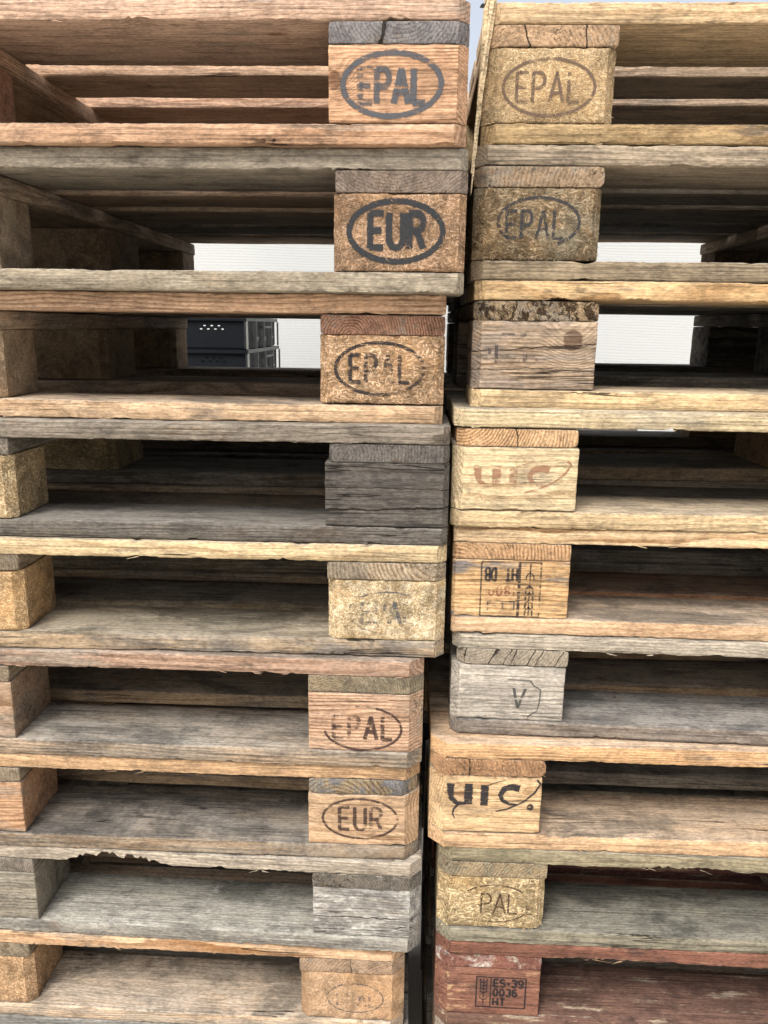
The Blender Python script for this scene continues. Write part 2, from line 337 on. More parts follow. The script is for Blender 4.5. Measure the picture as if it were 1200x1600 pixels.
def timber(L, Wd, T, seed, dens=.03, r=.0016, chamf=(), wear=1.0, bow=.0008, rough=.00025, chips=(), endgrid=.02, ragged=0.0):
    """a sawn piece, grain along x in [0,L], y in [0,Wd], z in [0,T].
    chamf: (end 0/1, side 0/1, size); chips: (x0,x1,depth,zside,yside) bites out of an arris"""
    xs = lines(0, L, dens, r, [c if e == 0 else L - c for e, s, c in chamf])
    ys = lines(0, Wd, endgrid, r, [c if s == 0 else Wd - c for e, s, c in chamf])
    zs = lines(0, T, max(.005, endgrid * .35), r)
    V, F = boxgrid(xs, ys, zs)
    q = np.clip(V, r, np.array([L, Wd, T]) - r); d = V - q; n = np.linalg.norm(d, axis=1); k = n > r
    V[k] = q[k] + d[k] / n[k][:, None] * r
    x, y, z = V.T.copy()
    nrm = np.zeros_like(V); nrm[:, 1] = np.where(y < 1e-4 + r * .3, -1, np.where(y > Wd - 1e-4 - r * .3, 1, 0)); nrm[:, 2] = np.where(z < 1e-4 + r * .3, -1, np.where(z > T - 1e-4 - r * .3, 1, 0))
    V += nrm * (fbm(x * 25, y * 220, z * 220, seed, 2)[:, None] - .5) * 2 * rough
    for sy in (0, 1):
        for sz in (0, 1):
            dist = np.maximum(np.abs(y - sy * Wd), np.abs(z - sz * T))
            nz = fbm(x * 28, sy * 7.7, sz * 3.3, seed + 5, 3); nf = noise3(x * 260, sy * 3.0, sz * 9.0, seed + 9)
            amt = wear * (.0008 * nf + .0065 * np.clip(nz - .64, 0, 1) * (.3 + 1.4 * nf)) + ragged * nf
            w = np.clip(1 - dist / .0035, 0, 1)
            V[:, 1] += (-1 if sy else 1) * amt * w * .8; V[:, 2] += (-1 if sz else 1) * amt * w
    for (a, b, dep, sz, sy) in chips:
        m = (x > a) & (x < b); t = (x[m] - a) / (b - a)
        prof = dep * np.clip(np.minimum(t * 5, (1 - t) * 4), 0, 1) * (.5 + .8 * fbm(x[m] * 70, 0, 0, seed + 31, 3)) * (.45 + .95 * noise3(x[m] * 330, 0, 0, seed + 7))
        yd = np.abs(V[m, 1] - sy * Wd); pr = prof * np.clip(1 - yd / .03, 0, 1)
        zz = V[m, 2]; V[m, 2] = np.where(sz == 0, np.maximum(zz, pr), np.minimum(zz, T - pr))
    if bow:
        V[:, 2] += bow * (fbm(x * 2.2, 0, 0, seed + 40, 2) - .5) * 2; V[:, 1] += bow * 1.5 * (fbm(x * 3.1, 5, 0, seed + 41, 2) - .5) * 2
    ends = (V[:, 0] < r) | (V[:, 0] > L - r)
    V[ends, 0] += (fbm(y[ends] * 160, z[ends] * 160, x[ends], seed + 3, 2) - .5) * (.0012 + ragged)
    for e, s, c in chamf:
        yy = V[:, 1] if s == 0 else Wd - V[:, 1]; lim = np.clip(c - yy, 0, c)
        lim = lim + (lim > 0) * (fbm(V[:, 1] * 90, V[:, 2] * 90, 0, seed + 77, 2) - .5) * .0012
        V[:, 0] = np.maximum(V[:, 0], lim) if e == 0 else np.minimum(V[:, 0], L - lim)
    return V, F.tolist()

# ---------------------------------------------------------------- stroke lettering
def arc(cx, cy, rx, ry, a0, a1, n=14):
    return [(cx + rx * math.cos(math.radians(a0 + (a1 - a0) * i / n)), cy + ry * math.sin(math.radians(a0 + (a1 - a0) * i / n))) for i in range(n + 1)]
GL = {  # strokes in a unit-height cell, first value is the width
 'E': (.50, [[(0, 0), (0, 1)], [(0, 1), (.5, 1)], [(0, .5), (.42, .5)], [(0, 0), (.5, 0)]]),
 'P': (.52, [[(0, 0), (0, 1)], [(0, 1), (.28, 1)] + arc(.28, .74, .24, .26, 90, -90, 10) + [(0, .48)]]),
 'A': (.62, [[(0, 0), (.31, 1)], [(.31, 1), (.62, 0)], [(.11, .32), (.51, .32)]]),
 'L': (.48, [[(0, 1), (0, 0)], [(0, 0), (.48, 0)]]),
 'U': (.56, [[(0, 1), (0, .28)] + arc(.28, .28, .28, .28, 180, 360, 12) + [(.56, 1)]]),
 'R': (.56, [[(0, 0), (0, 1)], [(0, 1), (.30, 1)] + arc(.30, .75, .24, .25, 90, -90, 10) + [(0, .5)], [(.28, .5), (.56, 0)]]),
 'S': (.55, [arc(.275, .75, .27, .25, 30, 270, 14) + arc(.275, .25, .27, .25, 90, -150, 14)]),
 '-': (.34, [[(0, .45), (.34, .45)]]),
 '3': (.52, [arc(.25, .76, .25, .24, 150, -80, 14), arc(.25, .26, .27, .26, 85, -150, 14)]),
 '9': (.52, [arc(.26, .70, .26, .30, 0, 360, 18), [(.52, .70), (.50, .35)] + arc(.25, .28, .26, .28, 0, -130, 8)]),
 '6': (.52, [arc(.26, .30, .26, .30, 0, 360, 18), [(0, .30), (.02, .65)] + arc(.27, .72, .26, .28, 180, 50, 8)]),
 '0': (.52, [arc(.26, .5, .26, .5, 0, 360, 22)]),
 '8': (.52, [arc(.26, .75, .23, .25, 0, 360, 16), arc(.26, .25, .26, .25, 0, 360, 16)]),
 '1': (.2, [[(.1, 0), (.1, 1)]]),
 'H': (.52, [[(0, 0), (0, 1)], [(.52, 0), (.52, 1)], [(0, .5), (.52, .5)]]),
 'T': (.52, [[(0, 1), (.52, 1)], [(.26, 1), (.26, 0)]]),
 'D': (.52, [[(0, 0), (0, 1)], [(0, 1), (.2, 1)] + arc(.2, .5, .32, .5, 90, -90, 14) + [(0, 0)]]),
 'B': (.52, [[(0, 0), (0, 1)], [(0, 1), (.25, 1)] + arc(.25, .76, .22, .24, 90, -90, 10) + [(0, .52)], [(.25, .52)] + arc(.25, .26, .27, .26, 90, -90, 10) + [(0, 0)]]),
 'V': (.6, [[(0, 1), (.3, 0)], [(.3, 0), (.6, 1)]]),
}
class Stamp:
    """ink strokes in millimetres on the front face of a block"""
    def __init__(s, seed): s.A = []; s.V = []; s.F = []; s.MI = []; s.mats = []; s.k = 0; s.rng = random.Random(seed)
    def stroke(s, pts, w, mat, w1=None):
        if mat not in s.mats: s.mats.append(mat)
        mi = s.mats.index(mat); s.k += 1; off = -.00045 - .000012 * s.k
        P = []
        for a, b in zip(pts[:-1], pts[1:]):
            n = max(1, int(math.hypot(b[0] - a[0], b[1] - a[1]) / 1.6))
            P += [(a[0] + (b[0] - a[0]) * i / n, a[1] + (b[1] - a[1]) * i / n) for i in range(n)]
        P.append(pts[-1]); b0 = len(s.V)
        closed = math.hypot(P[0][0] - P[-1][0], P[0][1] - P[-1][1]) < .05
        for i, p in enumerate(P):
            a = P[i - 1] if i > 0 else (P[-2] if closed else P[0]); c = P[i + 1] if i < len(P) - 1 else (P[1] if closed else P[-1])
            tx, ty = c[0] - a[0], c[1] - a[1]; l = math.hypot(tx, ty) or 1; tx /= l; ty /= l
            t = i / (len(P) - 1); ww = (w + ((w1 if w1 is not None else w) - w) * t) / 2
            e = 0
            if not closed and i == 0: e = -w * .12
            if not closed and i == len(P) - 1: e = w * .12
            j1, j2 = s.rng.uniform(-.12, .12) * ww, s.rng.uniform(-.12, .12) * ww
            for q, cv in ((1.32, 0.0), (.62, 1.0), (-.62, 1.0), (-1.32, 0.0)):
                h_ = ww * q + (j1 if q > 0 else -j2)
                s.V.append(((p[0] - ty * h_ + tx * e) / 1000, off, (p[1] + tx * h_ + ty * e) / 1000)); s.A.append(cv)
        for i in range(len(P) - 1):
            for k in range(3):
                q = b0 + 4 * i + k; s.F.append([q, q + 1, q + 5, q + 4]); s.MI.append(mi)
    def text(s, txt, u0, u1, v0, v1, w, mats, flip=False, gap=.22, slant=0.0):
        h = v1 - v0; adv = [GL[c][0] for c in txt]; tot = sum(adv) + gap * (len(txt) - 1); sx = (u1 - u0) / tot; x = 0
        if not isinstance(mats, list): mats = [mats] * len(txt)
        for c, a, m in zip(txt, adv, mats):
            if m is not None:
                for st in GL[c][1]:
                    pts = [(u0 + (x + p[0]) * sx + slant * p[1] * h, v0 + p[1] * h) for p in st]
                    if flip: pts = [(u0 + u1 - p[0], v0 + v1 - p[1]) for p in pts]
                    s.stroke(pts, w, m)
            x += a + gap
    def build(s, parent, blk_loc=(0, 0, 0)):
        o = mesh_obj('stamp', s.V, s.F, s.mats, parent, blk_loc, mi=s.MI)
        o.data.attributes.new('core', 'FLOAT', 'POINT').data.foreach_set('value', s.A); return o

BLK = (38, 36, 38); BRN = (60, 45, 40); GRY = (70, 72, 76)
def oval(s, cu, cv, a, b, w, mats, tilt=0.0):
    """mats: list of (angle0, angle1, material)"""
    ct, st = math.cos(tilt), math.sin(tilt)
    for a0, a1, m in mats:
        s.stroke([(cu + p[0] * ct - p[1] * st, cv + p[0] * st + p[1] * ct) for p in arc(0, 0, a, b, a0, a1, 60)], w, m)
def stamp_L1(s):
    i0, i1, i2 = ink(GRY, .25), ink(GRY, .5), ink(GRY, .0)
    oval(s, 66, 38, 51, 31, 5.0, [(20, 128, i0), (128, 385, i2)], .03)
    s.text('EPAL', 33, 100, 20, 53, 5.5, [ink(GRY, .5), i0, i2, i2])
def stamp_L2(s):
    i = ink((40, 42, 45), -.15); oval(s, 69, 40, 51, 30, 5.2, [(0, 360, i)]); s.text('EUR', 41, 99, 24, 58, 6.0, i, gap=.25)
def stamp_L3(s):
    i, j, k = ink(BLK, .2), ink(BLK, .45), ink(BLK, .75)
    oval(s, 70, 40, 51, 29, 3.2, [(25, 255, i), (255, 330, j), (330, 385, k)]); s.text('EPAL', 36, 104, 25, 55, 3.8, [i, j, k, j], gap=.28)
def stamp_L5(s):
    i, j = ink(GRY, .65), ink(GRY, .85)
    oval(s, 74, 36, 48, 27, 1.8, [(20, 170, i), (170, 260, j)]); s.text('EPAL', 42, 106, 22, 50, 4, [j, j, i, j])
def stamp_L6(s):
    i, j, k = ink(BRN, .15), ink(BRN, .45), ink(BRN, .8)
    oval(s, 69, 31, 49, 29, 2.6, [(-170, 70, i), (70, 100, j)]); s.text('EPAL', 32, 106, 17, 47, 4.2, [ink(BRN, .75), ink(BRN, .65), i, i], gap=.3)
def stamp_L7(s):
    i, j = ink(BRN, .15), ink(BRN, .5)
    oval(s, 68, 41, 49, 30, 2.8, [(60, 330, i), (-30, 60, j)]); s.text('EUR', 41, 96, 24, 58, 4.0, [i, i, j], gap=.3)
def stamp_L9(s):
    i, j = ink(GRY, .45), ink(GRY, .7)
    oval(s, 77, 37, 39, 24, 1.5, [(0, 360, i)]); s.text('EPAL', 52, 106, 24, 47, 2.8, j)
def stamp_R1(s):
    i, j = ink((92, 76, 64), .25), ink((92, 76, 64), .45)
    oval(s, 72, 37, 50, 29, 2.8, [(0, 360, i)]); s.text('EPAL', 37, 105, 22, 52, 3.0, [j, i, i, i], gap=.24)
def stamp_R2(s):
    i, j = ink((48, 48, 50), .1), ink((48, 48, 50), .65)
    oval(s, 74, 41, 46, 26, 2.8, [(-60, 150, i), (150, 215, j)]); s.text('EPAL', 38, 102, 24, 53, 3.0, [ink((48, 48, 50), .3), i, i, i], gap=.26)
def stamp_R3(s):
    i, j = ink((70, 62, 62), .5), ink((70, 62, 62), .7)
    s.stroke([(28, 30), (28, 50)], 3.5, i); s.stroke([(34, 62), (48, 62)], 3, j); s.stroke([(56, 60), (62, 62)], 2.5, j)
    s.stroke([(62, 32), (62, 42)], 5, j); s.stroke([(76, 33), (76, 43)], 3.5, j); s.stroke([(20, 40), (20, 46)], 3, j)
def uic(s, f, m, mm, w=1.0, dot=False):
    s.stroke([f(*p) for p in ((282, 505), (280, 560), (290, 615), (330, 655), (400, 655))], 8.0 * w, m, 3 * w)
    s.stroke([f(*p) for p in ((422, 505), (422, 655))], 8.5 * w, m)
    s.stroke([f(*p) for p in ((345, 660), (310, 705), (303, 740), (320, 775))], 3.0 * w, m, 1.2)
    s.stroke([f(*p) for p in ((547, 512), (547, 662))], 8.0 * w, m)
    s.stroke([f(*p) for p in ((525, 530), (610, 490), (705, 462))], 1.2, mm, .6)
    s.stroke([f(*p) for p in ((812, 525), (760, 515), (700, 530), (668, 580), (690, 625), (740, 650), (800, 655))], 8.0 * w, m, 2.0 * w)
    s.stroke([f(*p) for p in ((640, 712), (730, 690), (850, 632), (935, 555), (978, 485), (950, 455))], 1.6, mm, 2.2)
    if dot: s.stroke([(f(908, 670)[0] + q * .1, f(908, 670)[1]) for q in (-1, 1)] and [(f(908, 670)[0] + 2.1 * math.cos(t * .5236), f(908, 670)[1] + 2.1 * math.sin(t * .5236)) for t in range(13)], 4.3, m)
def stamp_R4(s):
    f = lambda x, y: ((690 + x / 5 - 708) * .771, (803 - 630 - y / 5) * .757); uic(s, f, ink((134, 98, 76), .55), ink((134, 98, 76), .4))
def stamp_R7(s):
    f = lambda x, y: ((650 + (x - 15) / 5 - 671) * .833, (1308 - 1140 - (y - 45) / 5) * .867); uic(s, f, ink(BLK, -.15), ink(BLK, -.3), 1.05, True)
def wheat(s, cu, v0, v1, w, m, fl=1):
    h = v1 - v0; Y = lambda t: (v0 + t * h) if fl > 0 else (v1 - t * h)
    s.stroke([(cu, Y(0)), (cu, Y(1))], w, m)
    for t in (.42, .56, .70, .84):
        for d in (-1, 1): s.stroke([(cu, Y(t)), (cu + d * 4.2, Y(t + .06)), (cu + d * 4.6, Y(t + .16))], w * 1.3, m)
    s.stroke([(cu + 5 * math.cos(a), Y(.30 + .13 * math.sin(a))) for a in [math.pi + math.pi * q / 8 for q in range(9)]], w, m)
def stamp_R5(s):
    g = lambda x, y: ((690 + x / 5 - 706) * .80, (968 - 820 - y / 5) * .87)
    i, j, k = ink(BLK, .3), ink((110, 60, 48), .6), ink(GRY, .6)
    x0, y1 = g(305, 308); x1, y0 = g(765, 728); xm = g(600, 0)[0]
    s.stroke([(x0, y0), (x0, y1)], 1.6, ink(BLK, .5)); s.stroke([(x0, y1), (x1, y1)], 1.5, i); s.stroke([(x1, y1), (x1, y0)], 1.8, ink(BLK, .55)); s.stroke([(x1, y0), (x0, y0)], 1.3, i)
    s.stroke([(xm, y0), (xm, y1)], 3.0, ink(BLK, .4)); wheat(s, (xm + x1) / 2, y0 + 2, y1 - 2, 1.4, i, -1)
    h = y1 - y0
    s.text('HT', xm - 17, xm - 3, y1 - h * .34, y1 - h * .12, 2.6, i, True); s.text('DB', x0 + 5, x0 + 18, y1 - h * .34, y1 - h * .12, 2.6, i, True)
    s.text('1800', x0 + 10, xm - 5, y1 - h * .62, y1 - h * .44, 1.8, j, True, .35)
    s.text('LT-1', x0 + 8, xm - 5, y1 - h * .90, y1 - h * .74, 1.8, k, True, .35)
def stamp_R6(s):
    f = lambda x, y: ((660 + x / 4.615 - 700) * .79, (1133 - 990 - y / 4.615) * .84); i, j = ink((62, 62, 60), .1), ink((80, 78, 74), .25)
    s.stroke([f(655, 405), f(690, 560)], 3.0, i); s.stroke([f(690, 560), f(745, 405)], 3.0, ink((62, 62, 60), .35))
    s.stroke([f(610, 340), f(700, 342), f(780, 345)], 1.4, j, 1.6)
    s.stroke([f(780, 345), f(800, 378), f(855, 410), f(852, 500), f(838, 580), f(800, 600), f(768, 632)], 1.7, j)
def stamp_R8(s):
    i, j = ink((62, 44, 34), .1), ink((62, 44, 34), .4)
    oval(s, 77, 38, 48, 28, 1.8, [(40, 140, j), (-110, -20, j)])
    f = lambda x, y: ((660 + x / 5 - 682) * .848, (1456 - 1310 - y / 5) * .907)
    u0, v1 = f(458, 440); u1, v0 = f(745, 600); s.text('PAL', u0, u1, v0, v1, 2.0, [i, i, i], gap=.16)
    s.stroke([f(825, 530), f(825, 570)], 3, j); s.stroke([f(790, 600), f(870, 603)], 1.2, j)
def stamp_R9(s):
    f = lambda x, y: ((660 + x / 5 - 677) * .863, (1583 - 1450 - y / 5) * 1.08); i = ink((34, 30, 32), -.3)
    x0, y1 = f(418, 372); x1, y0 = f(812, 602); xm = f(533, 0)[0]
    s.stroke([(x0, y0), (x0, y1)], 1.5, i); s.stroke([(x0, y1), (x1, y1)], 1.5, i); s.stroke([(x1, y1), (x1, y0)], 1.8, i); s.stroke([(x1, y0), (x0, y0)], 1.6, i)
    s.stroke([(xm, y0), (xm, y1)], 1.4, i); wheat(s, (x0 + xm) / 2, y0 + 5, y1 - 3, 1.1, i)
    h = y1 - y0
    s.text('ES-39', xm + 4, x1 - 4, y0 + h * .70, y0 + h * .93, 2.6, i, gap=.24); s.text('0036', xm + 4, x1 - 12, y0 + h * .39, y0 + h * .62, 2.5, i, gap=.3)
    s.text('HT', xm + 4, xm + 20, y0 + h * .08, y0 + h * .31, 2.5, i, gap=.3)

# ---------------------------------------------------------------- pallet builder
def pallet(side, spec, x0, y0, rz, ztop, zbot, seed, detail=True):
    """origin on the base at the front corner next to the gap; side -1 runs to the left, +1 to the right"""
    rnd = random.Random(seed); hs = (ztop - zbot) / .144
    root = empty('wooden_pallet', (x0, y0, zbot + EYE), rz)
    T = .022 * hs; B = .078 * hs; e = .0002
    def X(a, w): return -a - w if side < 0 else a          # offset a from the gap corner, width w
    dn = .0038 if detail else .04
    ch = spec.get('ch', .016); tipend = 1 if side < 0 else 0
    wt, wsx, wb, wbo, wi = spec['top'], spec['str'], spec['blk'], spec['bot'], spec['inner']
    def board(name, y, w, z, mat, front, wearv, chips=(), rag=0.0, cc=None):
        cf = [(tipend, 0, cc if cc is not None else ch)] if front else []
        if y > .6: cf = [(tipend, 1, .016)]
        if front and detail:
            chips = tuple(chips)
            for _ in range(6):
                cx = rnd.uniform(.03, .72); cl = rnd.uniform(.008, .05); cx0 = 1.2 - cx - cl if side < 0 else cx
                chips += ((cx0, cx0 + cl, rnd.uniform(.001, .0034), rnd.choice((0, 0, 1)), 0),)
        V, F = timber(1.2, w, T - 2 * e, seed * 31 + int(y * 1000) + int(z * 100), dn if front else .05, .0018, cf, wearv, .0012 if front else .001, chips=chips, ragged=rag)
        if front and detail:
            it = []
            for _ in range(spec.get('spl', 9)):
                ex = rnd.uniform(.02, .75); ex = 1.2 - ex if side < 0 else ex
                it.append(((ex, rnd.uniform(-.0005, .003), rnd.choice((.001, T - .0015))), (rnd.choice((-1, 1)), rnd.uniform(-.25, 0), rnd.uniform(-.22, .12)), rnd.choice((1, 1, 1, 1, 1.8)) * rnd.uniform(.004, .015), rnd.uniform(.0006, .0018), .0005))
            V, F = slivers(V, F, it)
        return mesh_obj(name, V, F, mat, root, (X(0, 1.2), y, z + e), smooth=32)
    # deck
    zt = zbot * 0 + (.144 - .022) * hs
    ys = (0, .18625, .3275, .51375 + .0, .655); ws = (.145, .1, .145, .1, .145)
    for k, (y, w) in enumerate(zip(ys, ws)):
        m = wt if k == 0 else (wi[(k + seed) % len(wi)])
        board('top_board', y + (0 if k == 0 else rnd.uniform(-.006, .006)), w, zt, m, k == 0, 1.3 if k == 0 else 1.6, spec.get('tchips', ()) if k == 0 else (), spec.get('trag', 0) if k == 0 else 0)
    # stringers: grain runs into the picture, the end face shows
    zs = zt - .022 * hs
    for k, a in enumerate((0, .5275, 1.055)):
        inset = spec.get('sin', .001) if k == 0 else rnd.uniform(0, .004)
        w = .145 + (spec.get('sw', 0) if k == 0 else 0); shift = spec.get('sdx', 0) if k == 0 else 0
        cf = []
        # rotated +90 deg: local x -> world y, local y -> world -x
        if k == 0: cf = [(0, 0 if side < 0 else 1, max(.002, ch - inset)), (1, 0 if side < 0 else 1, .014)]
        V, F = timber(.8 - inset, w, T - 2 * e, seed * 77 + k, .02 if k == 0 else .04, .0016, cf, 1.6, .0006, ragged=spec.get('srag', 0) if k == 0 else 0, endgrid=.006 if k == 0 and detail else .03)
        if k == 0 and spec.get('fuzz') and detail:
            it = [((rnd.uniform(-.001, .002), rnd.uniform(.004, w - .004), rnd.uniform(.001, T - .001)), (rnd.uniform(-.9, -.1), rnd.uniform(-1, 1), rnd.uniform(-.8, .5)), rnd.uniform(.003, .010), rnd.uniform(.0008, .0018), .0006) for _ in range(260)]
            V, F = slivers(V, F, it)
        mesh_obj('stringer', V, F, wsx if k == 0 else wi[(k + 1) % len(wi)], root, (X(a + shift, w) + w, inset, zs + e), math.pi / 2, smooth=32)
    # blocks
    for i, a in enumerate((0, .5275, 1.055)):
        for j, (y, d) in enumerate(((0, .1), (.3275, .145), (.7, .1))):
            first = i == 0 and j == 0
            mat, kind = (wb, spec['bk']) if i == 0 and j == 0 else ((spec['cblk'], spec['ck']) if i == 1 else (wb, spec['bk']))
            w = .145 + (spec.get('bw', 0) if first else 0)
            inset = spec.get('bin', .0015) if first else rnd.uniform(.0, .004)
            if j != 0: inset = 0
            if kind == 'chip':
                c = .011; cf = [(p, q, c) for p in (0, 1) for q in (0, 1)]
                if i == 0 and j == 0: cf = [(tipend, 0, max(ch - inset, .006)), (1 - tipend, 0, c), (0, 1, c), (1, 1, c)]
            else: cf = [(tipend, 0, max(ch - inset, .004))] if first else []
            V, F = timber(w, d, B - 2 * e, seed * 51 + i * 9 + j, .007 if (j == 0 and detail) else .03, .0016, cf, 1.0 if kind == 'chip' else 1.2, 0, .00015, endgrid=.007 if j == 0 and detail else .03, ragged=.0008 if kind == 'chip' else 0)
            if first and detail and kind == 'chip':
                nf = spec.get('flakes', 160); it = []
                for _ in range(nf):
                    u = rnd.uniform(.006, w - .006); v = rnd.random() ** spec.get('fbias', 1.0) * (B - .006) + .003
                    it.append(((u, rnd.uniform(-.0004, .0008), v), (rnd.uniform(-1, 1), rnd.uniform(-.35, .02), rnd.uniform(-1, 1)), rnd.uniform(.003, .009), rnd.uniform(.0006, .0016), .0004))
                V, F = slivers(V, F, it)
            b = mesh_obj('block', V, F, mat, root, (X(a + (spec.get('bdx', 0) if first else 0), w), y + inset, .022 * hs + e), smooth=32)
            if first and spec.get('stamp'):
                st = Stamp(seed); spec['stamp'](st)
                sc = 1.0 if side > 0 else 1.0
                so_ = st.build(b, (0, 0, 0)); so_.scale = (w / .145, 1, hs)
    # bottom runners
    for k, (y, w) in enumerate(((0, .1), (.3275, .145), (.7, .1))):
        board('bottom_board', y, w, 0, wbo if k == 0 else wi[(k + 2 + seed) % len(wi)], k == 0, 1.5, spec.get('bchips', ()) if k == 0 else (), 0)
    return root

# tones of the inner boards
def IN(*cols, **kw): return [wood(c, **kw) for c in cols]
G1 = (150, 142, 128)
browns = IN((206, 170, 136), (190, 156, 126), (198, 166, 132), grey=.4, stain=.0)
greys = IN((138, 124, 106), (150, 132, 110), (122, 112, 98), grey=.6, stain=.25)
tans = IN((190, 155, 112), (170, 138, 100), (150, 130, 102), grey=.35, stain=.25)
reds = [wood((150, 110, 80), .2, .3, paint=(92, 60, 53)), wood((150, 120, 90), .3, .3, paint=(90, 56, 50)), wood((130, 105, 85), .4, .4)]
orange = IN((205, 140, 100), (190, 128, 92), grey=.1, stain=.12)

LEFT = [
 dict(top=wood((212, 168, 136), .12, .12, .5), str=wood((140, 128, 120), .75, .25, .6, (138, 136, 136), splits=(('y', .091, -.25, .0016),)), blk=wood((216, 160, 112), .03, .08, .6, period=.0030, crack=.15, knot=(.006, .040, .009)), bk='wood',
      bot=wood((206, 156, 114), .05, .2, .5), inner=IN((232, 182, 140), (226, 172, 132), grey=.1, stain=.0), cblk=wood((196, 136, 98), .1, .1), ck='wood', ch=.013, stamp=stamp_L1, sdx=.0),
 dict(top=wood((172, 158, 138), .8, .25, .35, (158, 150, 134)), str=wood((142, 120, 102), .6, .2, .6, (138, 126, 114)), blk=chip((188, 146, 106), .15, .2, 1.0), bk='chip',
      bot=wood((178, 162, 136), .7, .3, .4, (165, 156, 136)), inner=browns + greys[:1], cblk=chip((176, 150, 120), .3, .15, 1.0, 0, .6), ck='chip', ch=.008, stamp=stamp_L2, sw=-.002, flakes=60, bin=.0),
 dict(top=wood((220, 172, 130), .1, .12, .8, period=.0042), str=wood((170, 118, 88), .2, .3, .9, period=.0042), blk=chip((208, 164, 116), .2, .12, 1.25, 0, 1.05), bk='chip',
      bot=wood((218, 176, 128), .25, .22, .5), inner=browns, cblk=chip((182, 154, 120), .25, .12, 1.0, 0, .6), ck='chip', ch=.010, stamp=stamp_L3, flakes=120, bw=.002),
 dict(top=wood((152, 136, 116), .9, .3, .9, (146, 138, 124), period=.0040), str=wood((112, 104, 96), .9, .5, .5, (116, 112, 106)), blk=wood((104, 96, 86), .85, .5, .6, (100, 97, 91), crack=.5, splits=(('z', .019, .035, .0011), ('z', .047, .0, .0004))), bk='wood',
      bot=wood((118, 110, 98), .9, .4, .5, (118, 114, 106), deck=(122, 118, 112)), inner=greys, cblk=chip((214, 182, 126), .0, .05), ck='chip', ch=.009, bw=.003, sw=-.003, tchips=((.15, .4, .003, 0, 0),), white=0),
 dict(top=wood((216, 184, 128), .12, .2, .45), str=wood((186, 160, 124), .45, .15, 1.0, (150, 140, 122), period=.0048), blk=chip((214, 184, 132), .15, .32, .75, .75), bk='chip',
      bot=wood((190, 160, 122), .6, .3, .4, (140, 136, 128), deck=(140, 132, 116)), inner=tans + greys[:1], cblk=chip((216, 172, 108), .0, .12, .8), ck='chip', ch=.013, stamp=stamp_L5, flakes=30),
 dict(top=wood((188, 146, 116), .35, .25, .8), str=wood((158, 138, 104), .5, .3, .7, (138, 130, 110)), blk=wood((206, 160, 122), .3, .16, .8, (170, 156, 136), crack=.6, period=.0050), bk='wood',
      bot=wood((176, 148, 118), .5, .3, .6, deck=(142, 138, 130)), inner=tans, cblk=wood((180, 142, 108), .2, .25, .7), ck='wood', ch=.019, stamp=stamp_L6),
 dict(top=wood((206, 158, 102), .1, .25, .4), str=wood((160, 136, 100), .5, .3, 1.0, (120, 126, 130), period=.0048, blue=.7), blk=wood((206, 162, 114), .15, .2, .6, blue=.25, period=.0050), bk='wood',
      bot=wood((166, 140, 110), .5, .35, .5, deck=(128, 124, 118)), inner=tans + greys, cblk=wood((206, 152, 102), .2, .3, .8), ck='wood', ch=.020, stamp=stamp_L7, sw=-.004, sdx=.003),
 dict(top=wood((190, 174, 150), .75, .15, .5, (180, 170, 152)), str=wood((128, 112, 92), .8, .5, .7, (122, 118, 108), white=.3), blk=wood((150, 140, 124), .8, .3, .5, (146, 144, 138), white=.72, crack=.5, splits=(('z', .030, .0, .0007),)), bk='wood',
      bot=wood((160, 152, 134), .85, .3, .2, (156, 154, 144), white=.3, deck=(158, 156, 146)), inner=greys + tans[:1], cblk=wood((164, 152, 130), .7, .35, .6, (150, 145, 130)), ck='wood', ch=.016, tchips=((.715, .865, .014, 0, 0),)),
 dict(top=wood((222, 174, 122), .06, .1, .95, period=.0065), str=wood((182, 146, 112), .3, .2, .5, splits=(('y', .072, .2, .0008),)), blk=chip((206, 162, 116), .05, .12, .7, .1, .7), bk='chip',
      bot=wood((212, 180, 144), .35, .12, .5, (176, 168, 152)), inner=tans, cblk=chip((206, 160, 106), .0, .12, .8), ck='chip', ch=.018, stamp=stamp_L9, flakes=20),
 dict(top=wood((140, 138, 132), .8, .3, .4, (140, 140, 134)), str=wood((150, 130, 104), .5, .3), blk=chip((190, 150, 100)), bk='chip',
      bot=wood((150, 130, 104), .5, .3), inner=greys, cblk=chip((190, 150, 100)), ck='chip', ch=.014),
]
